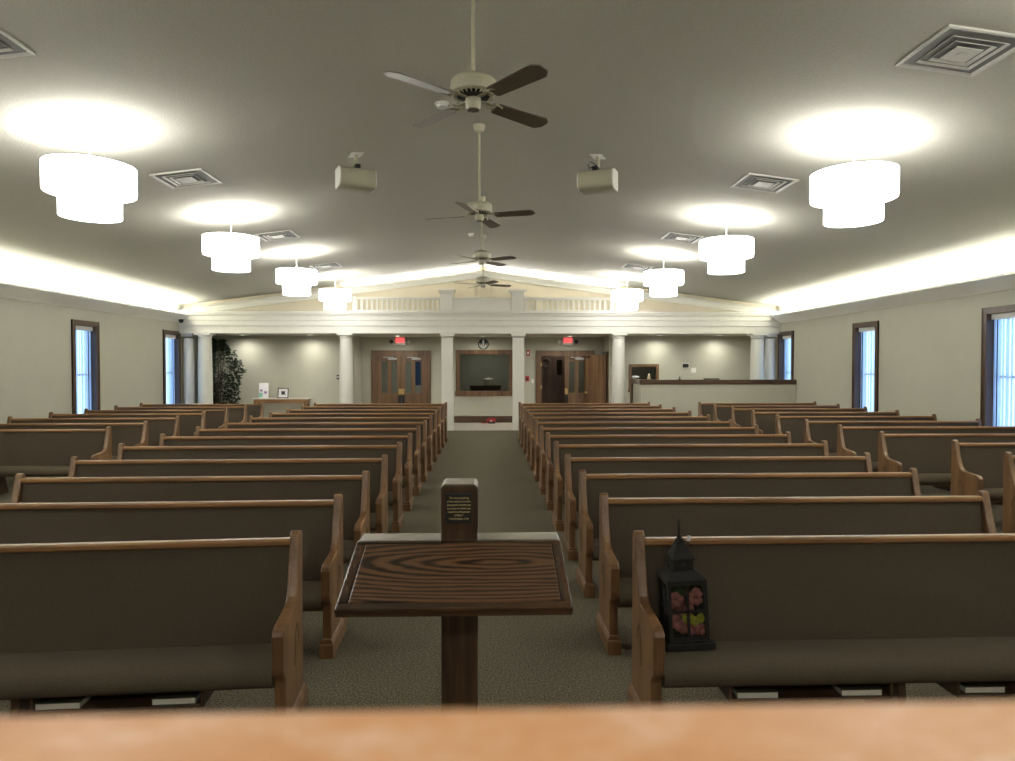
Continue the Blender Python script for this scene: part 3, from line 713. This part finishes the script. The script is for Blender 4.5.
# ------------------------------------------------------------------ pendant lights
LIGHTS = []
def light(kind, name, loc, energy, color=(1, 1, 1), rot=(0, 0, 0), **kw):
    d = bpy.data.lights.new(name, kind); d.energy = energy; d.color = color
    for k, v in kw.items(): setattr(d, k, v)
    o = bpy.data.objects.new(name, d); COL.objects.link(o); o.location = loc; o.rotation_euler = rot
    return o
P_BULB = 2.6
def tube_wall(r, z0, z1, th=.004, n=56):
    return MB().lathe([(r, z0), (r, z1), (r - th, z1), (r - th, z0), (r, z0)], n=n, cap=False)
def pendant(x, y, label, group):
    zc = ceil_z(x)
    t = thing('pendant_light', label, 'light', (x, y, zc), group=group)
    zt = -.35
    MB().lathe([(.065, -.03), (.065, -.012), (.04, .02)], n=20).build('canopy', 'rod', t, smooth=True)
    MB().lathe([(.008, zt - .45), (.008, -.02)], n=8).build('rod', 'rod', t)
    up = tube_wall(.392, zt - .265, zt).build('upper_shade', 'shade', t, smooth=True)
    lo = tube_wall(.265, zt - .485, zt - .25).build('lower_shade', 'shade', t, smooth=True)
    tube_wall(.3865, zt - .258, zt - .004, .003).build('glow_shield', 'plate', t, smooth=True)  # added sleeve, keeps the shade's inner glow off the ceiling
    mb = MB()
    mb.lathe([(.3935, zt - .268), (.3935, zt - .258), (.387, zt - .258), (.387, zt - .268), (.3935, zt - .268)], n=56, cap=False)
    mb.lathe([(.3935, zt - .007), (.3935, zt), (.387, zt), (.387, zt - .007), (.3935, zt - .007)], n=56, cap=False)
    mb.build('shade_rim', 'rim', t)
    mb = MB().lathe([(.390, zt - .262), (.264, zt - .262)], n=56, cap=False); mb.build('ring_diffuser', 'shade', t)
    mb = MB().lathe([(.263, zt - .48), (.263, zt - .476)], n=48); mb.build('bottom_diffuser', 'shade', t)
    mb = MB()
    for k in range(3): 
        a = k * 2 * PI / 3; mb.tube([(0, 0, zt - .05), (.388 * math.cos(a), .388 * math.sin(a), zt - .02)], .004, 6)
    mb.build('spider', 'rod', t)
    light('POINT', 'pendant_bulb', (x, y, zc + zt - .46), P_BULB, (1, .985, .95), shadow_soft_size=.11)
PY = [6.60, 10.15, 13.58, 17.0, 3.12]
for k, y in enumerate(PY):
    w = ['nearest the camera', 'second from the camera', 'third from the camera', 'farthest from the camera', 'outside the frame beside the front pews'][k]
    pendant(-3.76, y, 'lit two-tier drum pendant in the left row, ' + w, 'two-tier pendants left of the ridge')
    pendant([3.59, 3.59, 3.54, 3.51, 3.6][k], y, 'lit two-tier drum pendant in the right row, ' + w, 'two-tier pendants right of the ridge')

# ------------------------------------------------------------------ ceiling fans
def fan_proto():
    t = thing('ceiling_fan', '', 'fan')
    MB().lathe([(.02, -.085), (.045, -.075), (.062, -.04), (.066, -.012), (.07, .0)], cz=ZR - .01, n=24).build('canopy', 'ivory', t, smooth=True)
    MB().lathe([(.012, 3.58), (.012, ZR - .03)], n=12).build('downrod', 'ivory', t)
    m = MB().lathe([(.03, 3.60), (.06, 3.595), (.125, 3.57), (.145, 3.55), (.148, 3.50), (.142, 3.475), (.125, 3.465)], n=36).build('motor_housing', 'ivory', t, smooth=True)
    mb = MB()
    for k in range(24):
        a = 2 * PI * k / 24
        mb.box(.075, .128, -.004, .004, 3.452, 3.466, Matrix.Rotation(a, 4, 'Z'))
    mb.build('vent_fin', 'ivory', m)
    MB().lathe([(.12, 3.467), (.10, 3.452), (.06, 3.445)], n=30).build('vent_ring', 'black', m)
    MB().lathe([(.05, 3.452), (.05, 3.41), (.047, 3.385), (.04, 3.375)], n=28).build('switch_housing', 'ivory', t, smooth=True)
    MB().lathe([(.041, 3.377), (.04, 3.372)], n=28).build('bottom_cap', 'blade', t)
    for k in range(4):
        a = k * PI / 2
        br = MB().box(.06, .16, -.014, .014, 3.44, 3.447).tube([(.15, -.045, 3.438), (.16, 0, 3.442), (.15, .045, 3.438), (.22, .03, 3.436), (.24, 0, 3.436), (.22, -.03, 3.436)], .007, 6, True).build('blade_bracket', 'ivory', t)
        br.rotation_euler = (0, 0, a)
        X = Matrix.Translation((0, 0, 3.432)) @ Matrix.Rotation(math.radians(-12), 4, 'X')
        pts = [(.185, -.045), (.20, -.056), (.60, -.07), (.645, -.032), (.645, .032), (.60, .07), (.20, .056), (.185, .045)]
        MB().prism(pts, -.004, .004, 'Z', X).build('blade', 'blade', br, bevel=.002)
    return t
f0 = fan_proto()
FANS = [(4.40, 40, 'nearest ceiling fan, large near the top of the photo'), (7.73, 72, 'second nearest ceiling fan, between the two white speakers'),
        (10.98, 55, 'third ceiling fan, its rod just above the farthest fan'), (14.15, 25, 'farthest ceiling fan, in front of the gable hatch')]
for k, (y, a, lab) in enumerate(FANS):
    f = f0 if k == 0 else copy_tree(f0)
    f.location = (-.088, y, 0); f.rotation_euler = (0, 0, math.radians(a)); tag(f, lab, 'fan', 'ceiling fans along the ridge')

# ------------------------------------------------------------------ ceiling diffusers
def vent_proto():
    t = thing('air_diffuser', '', 'vent')
    def ringq(mb, a0, a1, z0, z1):   # sloped square ring, a0 outer at z0 to a1 inner at z1
        o = [(-a0, -a0, z0), (a0, -a0, z0), (a0, a0, z0), (-a0, a0, z0)]; i = [(-a1, -a1, z1), (a1, -a1, z1), (a1, a1, z1), (-a1, a1, z1)]
        o2 = [(x, y, z + .004) for x, y, z in o]; i2 = [(x, y, z + .004) for x, y, z in i]
        fs = []
        for k in range(4):
            j = (k + 1) % 4
            fs += [[k, j, 4 + j, 4 + k], [8 + k, 12 + k, 12 + j, 8 + j], [k, 8 + k, 8 + j, j], [4 + k, 4 + j, 12 + j, 12 + k]]
        return mb.add(o + i + o2 + i2, fs)
    mb = MB(); ringq(mb, .305, .28, -.014, -.010); ringq(mb, .305, .305 - .001, -.014, -.001); mb.build('frame', 'vent', t)
    ringq(MB(), .28, .215, -.012, .03).build('louver', 'vent', t)
    ringq(MB(), .205, .16, -.018, .02).build('louver', 'vent', t)
    ringq(MB(), .150, .11, -.020, .012).build('louver', 'vent', t)
    MB().box(-.095, .095, -.095, .095, -.024, -.018).lathe([(.035, -.027), (.035, -.024)], n=20).build('centre_plate', 'vent', t)
    MB().box(-.28, .28, -.28, .28, -.004, .002).build('throat', 'throat', t)
    return t
v0 = vent_proto(); first = True
for side, x in ((-1, -3.62), (1, 3.42)):
    for k, y in enumerate((4.85, 8.36, 11.92, 15.45)):
        v = v0 if first else copy_tree(v0); first = False
        v.location = (x, y, ceil_z(x) - .004); v.rotation_euler = (0, SLA * (1 if x > XR else -1), 0)
        s = 'left' if side < 0 else 'right'
        w = ['nearest the camera, cut by the photo edge', 'second from the camera', 'third from the camera', 'farthest from the camera'][k]
        tag(v, 'square white ceiling diffuser on the %s slope, %s' % (s, w), 'vent', 'ceiling air diffusers')

# ------------------------------------------------------------------ speakers, detectors
def speaker(x, y, rz, label):
    t = thing('loudspeaker', label, 'speaker', (x, y, 3.975), rz, 'white loudspeakers hung from the ceiling')
    pr = [(-.13, -.135)]
    for k in range(9):
        a = -PI * .42 + k * (PI * .84) / 8; pr.append((-.06 - .11 * math.cos(a), .135 * math.sin(a) / math.sin(PI * .42)))
    prof = [(.13, -.118)] + [(-.05 - .10 * math.cos(-PI / 2 + k * PI / 8), math.copysign(.118 * abs(math.sin(-PI / 2 + k * PI / 8)) ** .6, math.sin(-PI / 2 + k * PI / 8))) for k in range(9)] + [(.13, .118)]
    MB().prism(prof, -.205, .205, 'X').build('cabinet', 'ivory', t, smooth=True)
    for s in (-1, 1):
        q = [(y_ * .96, z_ * .96) for y_, z_ in prof]
        MB().prism(prof, min(s * .205, s * .222), max(s * .205, s * .222), 'X').build('end_cap', 'plate', t, bevel=.006)
    MB().box(-.19, .19, .13, .145, -.105, .105).build('grille', 'black', t)
    zt = ceil_z(x) - 3.975
    MB().box(-.018, .018, -.03, .03, .11, zt).box(-.05, .05, -.06, .05, .116, .135).build('bracket', 'ivory', t)
    MB().box(-.035, .025, -.13, -.04, .105, .15).build('connector', 'black', t)
    mb = MB().box(-.075, .075, -.11, .11, -.006, .0); p = mb.build('ceiling_plate', 'plate', t, bevel=.003)
    p.location = (0, 0, zt); p.rotation_euler = (0, SLA * (1 if x > XR else -1) * .99, 0)
    mb = MB().tube([(.0, -.06, .17), (-.06, -.07, .22), (-.11, -.05, .19), (-.08, -.09, .14), (-.02, -.11, .15)], .006, 6)
    mb.build('cable', 'black' if x > 0 else 'ivory', t)
speaker(-1.57, 8.25, math.radians(24), 'white loudspeaker hung from the ceiling left of the ridge')
speaker(1.34, 8.25, math.radians(-24), 'white loudspeaker hung from the ceiling right of the ridge')
def detector(x, y, label, r=.075):
    zc = ceil_z(x)
    t = thing('smoke_detector', label, 'smoke detector', (x, y, zc), rot=(0, SLA * (1 if x > XR else -1), 0), group='ceiling smoke detectors')
    MB().lathe([(r * .9, -.012), (r, -.008), (r, 0)], n=24).build('base', 'plate', t, smooth=True)
    MB().lathe([(r * .3, -.05), (r * .7, -.045), (r * .85, -.012)], n=24).build('dome', 'plate', t, smooth=True)
detector(-.46, 7.0, 'white smoke detector just left of the nearest fan')
detector(-.33, 13.9, 'small white smoke detector left of the second fan', .06)
t = thing('security_camera', 'small black dome camera under the left trim near the column', 'camera', (XL + .18, 18.15, 2.93))
MB().lathe([(.06, 0), (.065, .02), (.06, .045)], n=20).build('mount', 'black', t)
MB().lathe([(.01, -.05), (.035, -.042), (.052, -.02), (.056, 0)], n=20).build('dome', 'black', t, smooth=True)

# recessed downlights in the low ceiling
def downlight(x, y, label, energy=16, cone=165):
    t = thing('recessed_downlight', label, 'light', (x, y, 2.64), group='recessed downlights in the low ceiling')
    MB().lathe([(.095, -.008), (.095, 0), (.075, 0), (.075, -.008), (.095, -.008)], n=24, cap=False).build('trim_ring', 'plate', t)
    MB().lathe([(.074, -.004), (.074, -.002)], n=24).build('lens', 'can', t)
    light('SPOT', 'downlight_beam', (x, y, 2.625), energy, (1, .95, .84), (math.radians(0), 0, 0), spot_size=math.radians(cone), spot_blend=1.0, shadow_soft_size=.05)
downlight(-6.95, 19.58, 'recessed downlight above the ficus side of the left alcove')
downlight(-5.05, 19.58, 'recessed downlight over the right half of the left alcove')
downlight(5.0, 19.58, 'recessed downlight above the small window over the booth')
downlight(6.75, 19.58, 'recessed downlight over the right half of the booth')
downlight(-2.65, 20.2, 'recessed downlight in front of the left double doors', 18)
downlight(2.45, 20.2, 'recessed downlight in front of the open doorway', 18)
downlight(-.12, 20.45, 'recessed downlight over the wall ornament', 11)

# ------------------------------------------------------------------ back wall things
def exit_sign(x, label, side):
    t = thing('exit_sign', label, 'sign', (x, YB - .09, 2.38), group='lit exit signs over the doors')
    MB().box(-.2, .2, -.045, .05, 0, .26).build('housing', 'silver', t, bevel=.012)
    f = MB().box(-.135, .135, -.05, -.044, .075, .235).build('lit_face', 'exit', t)
    text_part('exit_letters', 'EXIT', .15, 'exitd', f, (0, -.0515, .155))
    for s in (-1, 1):
        mb = MB().lathe([(.03, 0), (.055, .03), (.058, .07)], mat=Matrix.Translation((s * .26, -.02, .13)) @ Matrix.Rotation(PI / 2 + .3, 4, 'X'), n=18)
        mb.box(min(s * .2, s * .25), max(s * .2, s * .25), -.02, .01, .115, .14)
        mb.build('lamp_head', 'blackm' if s == side else 'plate', t)
exit_sign(-2.66, 'lit red exit sign above the left double doors', -1)
exit_sign(2.48, 'lit red exit sign above the open right doorway', 1)
t = thing('wall_ornament', 'round black and silver ornament on the wall over the viewing window', 'ornament', (-.12, YB - .005, 2.27))
MB().tube([(.15 * math.cos(a), -.02, .15 + .15 * math.sin(a)) for a in [2 * PI * k / 30 for k in range(30)]], .016, 8, True).build('ring', 'blackm', t)
for s in (-1, 1):
    MB().prism([(s * .02, .30), (s * .10, .26), (s * .15, .18), (s * .09, .20), (s * .10, .12), (s * .05, .17), (s * .03, .05)][::s], -.035, -.01, 'Y').build('wing', 'blackm', t, bevel=.004)
MB().prism([(-.04, .0), (.04, .0), (.025, .12), (.03, .2), (0, .29), (-.03, .2), (-.025, .12)], -.045, -.02, 'Y').blob((0, -.035, .27), .035).build('figure', 'silver', t, bevel=.004)
MB().box(-.06, .06, -.02, .005, 0, .02).build('foot', 'silver', t)
def plate(name, cat, x, y, z, w, h, label, mat='plate', knob='black', rot=0):
    t = thing(name, label, cat, (x, y, z), rot)
    MB().box(-w / 2, w / 2, -.012, 0, 0, h).build('plate', mat, t, bevel=.003)
    return t
t = plate('fire_alarm', 'alarm', 1.26, YB, 2.06, .11, .18, 'red fire alarm strobe on the wall left of the open doorway', 'red')
MB().box(-.03, .03, -.045, -.012, .05, .13).build('strobe_lens', 'plate', t, bevel=.005)
t = plate('pull_station', 'alarm', 1.235, YB, 1.28, .12, .16, 'red fire alarm pull station below the strobe', 'red')
MB().box(-.035, .035, -.03, -.012, .04, .10).build('handle', 'black', t, bevel=.004)
t = plate('light_switch', 'switch', 1.405, YB, 1.22, .08, .125, 'white light switch beside the fire alarm pull station')
MB().box(-.012, .012, -.022, -.012, .045, .08).build('toggle', 'plate', t)
t = plate('wall_outlet', 'outlet', -.27, YB, .49, .08, .12, 'ivory wall outlet under the viewing window', 'ivory')
for z in (.03, .075): MB().box(-.014, .014, -.016, -.012, z, z + .022).build('socket', 'beige', t)
t = plate('control_panel', 'panel', 5.875, YA, 1.68, .22, .16, 'black control panel on the wall above the booth', 'plate')
MB().box(-.09, .09, -.03, -.012, .02, .135).build('screen', 'black', t, bevel=.004)
t = plate('light_switch', 'switch', 6.115, YA, 1.545, .15, .145, 'white double light switch plate beside the black control panel above the booth')
for s in (-1, 1): MB().box(s * .03 - .012, s * .03 + .012, -.02, -.012, .05, .095).build('toggle', 'plate', t)
t = plate('thermostat', 'thermostat', -4.36, YA, 1.36, .07, .13, 'small dark thermostat on the left alcove wall beside the column', 'blackm')
MB().box(-.02, .02, -.02, -.012, .05, .09).build('dial', 'plate', t)

# inside the nursery
t = thing('desk', 'dark desk inside the room behind the viewing window', 'desk', (-.08, 22.6, 0))
MB().box(-.5, .55, -.3, .3, 1.06, 1.11).build('desk_top', 'doordk', t, bevel=.005)
MB().box(-.47, .52, -.25, -.22, .3, 1.06).box(-.48, -.44, -.26, .26, 0, 1.06).box(.48, .52, -.26, .26, 0, 1.06).build('desk_panels', 'doordk', t)
t = thing('changing_basket', 'white bin standing on the dark desk behind the viewing window', 'bin', (.04, 22.55, 1.11))
MB().lathe([(.13, 0), (.15, .10), (.16, .20), (.15, .20), (.14, .1)], n=24).build('bin_body', 'plate', t, smooth=True)
MB().lathe([(.165, .20), (.15, .225), (.03, .24), (.025, .265)], n=24).build('bin_lid', 'plate', t, smooth=True)

# ------------------------------------------------------------------ left alcove: console table, holder, picture, ficus
t = thing('console_table', 'narrow wooden console table with a pale top in the left alcove', 'table', (-5.9, 19.72, 0))
MB().box(-.80, .80, -.2, .22, .80, .83).build('table_top', 'tile', t, bevel=.005)
MB().box(-.75, .75, -.17, .19, .69, .80).build('apron', 'oak_h', t, bevel=.004)
for sx in (-1, 1):
    for y in (-.145, .165): MB().prism([(-.028, 0), (.028, 0), (.035, .75), (-.035, .75)], y - .03, y + .03, 'Y', Matrix.Translation((sx * .715, 0, 0))).build('leg', 'oak_v', t, bevel=.003)
t = thing('leaflet_holder', 'slanted white leaflet holder with printed flyers on the console table', 'leaflet holder', (-6.42, 19.7, .83), .15)
Rm = Matrix.Rotation(math.radians(-14), 4, 'X')
MB().box(-.13, .13, -.01, .005, 0, .44, Rm).box(-.13, .13, -.09, .12, 0, .012).build('holder', 'paper', t, bevel=.003)
MB().box(-.02, .13, -.045, -.035, .02, .30, Rm).build('flyer', 'paper', t)
MB().box(-.12, -.01, -.04, -.03, .02, .15, Rm).build('flyer', 'teal', t)
MB().box(.02, .10, -.05, -.044, .12, .19, Rm).box(-.10, -.03, -.02, -.012, .19, .25, Rm).build('printed_block', 'purple', t)
t = thing('picture_frame', 'small black-framed picture standing on the console table', 'picture', (-5.86, 19.68, .83))
Rm = Matrix.Rotation(math.radians(-10), 4, 'X')
mb = MB()
for q in ((-.15, -.13, 0, .29), (.13, .15, 0, .29), (-.13, .13, 0, .02), (-.13, .13, .27, .29)): mb.box(q[0], q[1], -.012, .012, q[2], q[3], Rm)
mb.build('frame', 'black', t)
MB().box(-.132, .132, 0, .008, .02, .27, Rm).build('mat_board', 'paper', t)
MB().box(-.05, .05, -.003, 0, .10, .20, Rm).box(.055, .08, -.003, 0, .09, .11, Rm).build('printed_picture', 'blackm', t)
MB().box(-.02, .02, .0, .10, 0, .01).build('stand_leg', 'black', t)

t = thing('potted_ficus', 'tall leafy potted ficus tree behind the left end column', 'plant', (-7.64, 19.42, 0))
MB().lathe([(.17, 0), (.2, .02), (.23, .30), (.25, .34), (.22, .34), (.21, .29)], n=28).build('pot', 'pot', t, smooth=True)
mb = MB(); rnd = random.Random(11)
tips = []
for k in range(5):
    a = k * 1.26; p = [(0.03 * math.cos(a), .03 * math.sin(a), .25)]
    for j in range(1, 7):
        p.append((p[-1][0] + rnd.uniform(-.02, .03) + .028 * math.cos(a), p[-1][1] + rnd.uniform(-.02, .02) + .02 * math.sin(a), .25 + j * .34))
        if j > 1: tips.append(p[-1])
    mb.tube(p, [.022 - .002 * j for j in range(7)], 7)
mb.build('trunk', 'bark', t, smooth=True)
mb = MB()
def leaf(mb, p, d, s):
    d = d.normalized(); u = d.cross(Vector((rnd.uniform(-1, 1), rnd.uniform(-1, 1), rnd.uniform(-.3, 1)))).normalized(); n = d.cross(u)
    p = Vector(p)
    mb.add([p, p + d * s * .45 + u * s * .22 + n * s * .05, p + d * s - n * s * .1, p + d * s * .45 - u * s * .22 + n * s * .05, p + d * s * .5 - n * s * .02],
           [[0, 1, 4], [1, 2, 4], [2, 3, 4], [3, 0, 4]])
for k in range(4200):
    z = rnd.uniform(.42, 2.5)
    r = .26 + .26 * math.sin(PI * min(1, max(0, (z - .3) / 2.1))) ** .8
    a = rnd.uniform(0, 2 * PI); rr = r * rnd.random() ** .42 * (1.12 if .0 < math.cos(a) else .85)
    if z > 2.2: rr *= .6
    cl = .12 * math.sin(z * 9 + a * 3)
    p = (.05 + (rr + cl * .5) * math.cos(a) + (.14 if 1.55 < z < 1.95 and math.cos(a) > .3 else 0), (rr * .55) * math.sin(a), z)
    p = (max(p[0], -.46), p[1], p[2])
    leaf(mb, p, Vector((math.cos(a), math.sin(a), rnd.uniform(-.9, .4))), rnd.uniform(.07, .11))
mb.build('foliage', 'leafd', t)

# ------------------------------------------------------------------ booth at the right
t = thing('sound_booth', 'half-height painted sound booth with a dark wood cap at the right rear', 'booth', (3.95, 17.4, 0))
bx = XW - 3.95 - .012
MB().box(.02, bx, 0, .12, 0, 1.265).box(.02, .14, .12, 1.0, 0, 1.265).build('booth_wall', 'wall', t)
MB().box(.18, bx, -.02, .16, 1.265, 1.39).box(-.02, .18, -.02, 1.18, 1.265, 1.39).build('cap_rail', 'frame_h', t, bevel=.006)
MB().box(-.03, .17, 1.0, 1.18, 0, 1.265).build('end_post', 'frame', t, bevel=.004)
t = thing('crumpled_cloth', 'crumpled white cloth on the left end of the booth cap', 'cloth', (4.02, 18.35, 1.415))
mb = MB()
for k in range(7): mb.blob((rnd.uniform(-.07, .07), rnd.uniform(-.05, .05), .03), rnd.uniform(.03, .05), (1.2, 1, .75), 9, .25)
mb.build('cloth_fold', 'paper', t, smooth=True)
t = thing('figurine', 'small tan pointed figurine on the booth cap before the small window', 'figurine', (4.18, 17.47, 1.39))
MB().lathe([(.045, 0), (.05, .02), (.035, .07), (.028, .09), (.034, .115), (.022, .14), (.006, .155)], n=16).build('figure', 'beige', t, smooth=True)
MB().lathe([(.06, 0), (.06, .008)], n=16).build('stand', 'pot', t)
t = thing('desk_microphone', 'tiny dark gadget on the booth cap left of the flat black box', 'microphone', (4.98, 17.47, 1.39))
MB().lathe([(.045, 0), (.04, .015), (.012, .022), (.01, .05)], n=16).build('base', 'black', t)
MB().blob((0, 0, .06), .02).build('head', 'blackm', t, smooth=True)
t = thing('mixer', 'flat black box on the booth cap at the middle of the booth', 'mixer', (5.82, 17.48, 1.39))
MB().box(-.19, .19, -.06, .07, .004, .035).build('case', 'black', t, bevel=.004)
for s in (-1, 1): MB().box(s * .15 - .015, s * .15 + .015, -.05, .06, 0, .005).build('rubber_foot', 'black', t)

# red bundle on the tile floor
t = thing('ribbon_bow', 'small red bow bundle lying on the pale floor by the wood baseboard', 'bow', (.12, 20.72, 0))
mb = MB()
for k in range(9):
    a = k * 2 * PI / 9
    mb.tube([(.02 * math.cos(a), .01, .05), (.09 * math.cos(a), .05 * math.sin(a), .12 + .05 * math.sin(a)), (.15 * math.cos(a), .07 * math.sin(a), .11 + .05 * math.sin(a)), (.12 * math.cos(a), .03 * math.sin(a), .06)], .018, 6)
mb.build('loops', 'red', t, smooth=True)
MB().box(-.10, .12, -.08, .06, 0, .04).build('base', 'black', t, bevel=.01)
MB().blob((0, -.06, .08), .03).build('knot', 'plate', t, smooth=True)
MB().tube([(-.1, 0, .02), (-.2, -.02, .012), (-.3, 0, .012)], .012, 6).build('tail', 'red', t)

# ------------------------------------------------------------------ lighting
W = bpy.data.worlds.new('World'); sc.world = W; W.use_nodes = True
bg = W.node_tree.nodes['Background']; bg.inputs['Color'].default_value = (.50, .70, 1.0, 1); bg.inputs['Strength'].default_value = .75
CW = (1.0, .985, .93)
# cove lights run the length of both side walls behind the trim
for x, sg in ((XL, 1), (XW, -1)):
    light('AREA', 'cove_light', (x + sg * .13, 7.6, 3.06), 275, CW, (PI, sg * math.radians(-18), 0), shape='RECTANGLE', size=.06, size_y=21.0)
# uplights on the ledge behind the balustrade
for x0, x1 in ((-3.45, -.15), (-.05, 3.3)):
    light('AREA', 'ledge_uplight', ((x0 + x1) / 2, 18.52, 3.2), 14, CW, (PI + math.radians(18), 0, 0), shape='RECTANGLE', size=x1 - x0, size_y=.05)
# cove strips behind the lip of the gable crown
for sgn in (-1, 1):
    xc = XR + sgn * 1.95
    ax = Vector((1, 0, -SL * sgn)).normalized(); dr = Vector((0, -.80, .60)).normalized()
    zx = -dr; zx = (zx - ax * zx.dot(ax)).normalized(); yx = zx.cross(ax)
    l = light('AREA', 'gable_cove_light', (xc, 18.63, ceil_z(xc) - .095), 26, CW, shape='RECTANGLE', size=3.5, size_y=.03)
    l.rotation_euler = Matrix((ax, yx, zx)).transposed().to_euler()
# fills added to brighten the rooms beyond the back wall, no lamp seen
light('AREA', 'vestibule_fill', (-2.6, 23, 2.55), 12, (.95, 1, .95), (0, 0, 0), shape='SQUARE', size=.8)
light('AREA', 'vestibule_fill', (2.45, 21.75, 2.58), 2.2, (1, .95, .88), (0, 0, 0), shape='SQUARE', size=.4)  # second added fill, lifts the dark panes of the right leaf
light('AREA', 'nursery_fill', (0, 22.6, 2.55), 4.5, (1, .96, .86), (0, 0, 0), shape='SQUARE', size=.6)
light('AREA', 'office_fill', (4.6, 20.6, 2.5), .6, (1, .9, .75), (0, 0, 0), shape='SQUARE', size=.3)
light('AREA', 'front_pew_fill', (0, -2.4, 3.5), 17, (1, .95, .88), (math.radians(62), 0, 0), shape='RECTANGLE', size=6, size_y=.3)  # added fill from behind the camera, brightens the front pews
# chancel downlights over the pulpit
light('SPOT', 'chancel_spot', (0.2, -.9, 3.9), 44, (1, .92, .84), (math.radians(14), 0, 0), spot_size=math.radians(44), spot_blend=.5, shadow_soft_size=.08)

# ------------------------------------------------------------------ camera
cd = bpy.data.cameras.new('camera'); cam = bpy.data.objects.new('camera', cd); COL.objects.link(cam)
cd.sensor_width = 36; cd.lens = 680 / 1015 * 36; cd.clip_start = .01; cd.clip_end = 200
yaw, pitch, roll = .0298, .0203, .0004
cam.location = (0, 0, H)
cam.rotation_euler = (Matrix.Rotation(-yaw, 3, 'Z') @ Matrix.Rotation(PI / 2 - pitch, 3, 'X') @ Matrix.Rotation(-roll, 3, 'Z')).to_euler()
cd.dof.use_dof = True; cd.dof.focus_distance = 7.0; cd.dof.aperture_fstop = cd.lens / 1000 / .0026
sc.camera = cam
vs = sc.view_settings
vs.view_transform = 'Standard'; vs.look = 'None'; vs.gamma = 1.0; vs.exposure = 2.0; vs.use_curve_mapping = False
sc.cycles.use_denoising = True
sc.cycles.max_bounces = 8; sc.cycles.diffuse_bounces = 5; sc.cycles.caustics_reflective = False; sc.cycles.caustics_refractive = False
sc.cycles.sample_clamp_indirect = 6.0
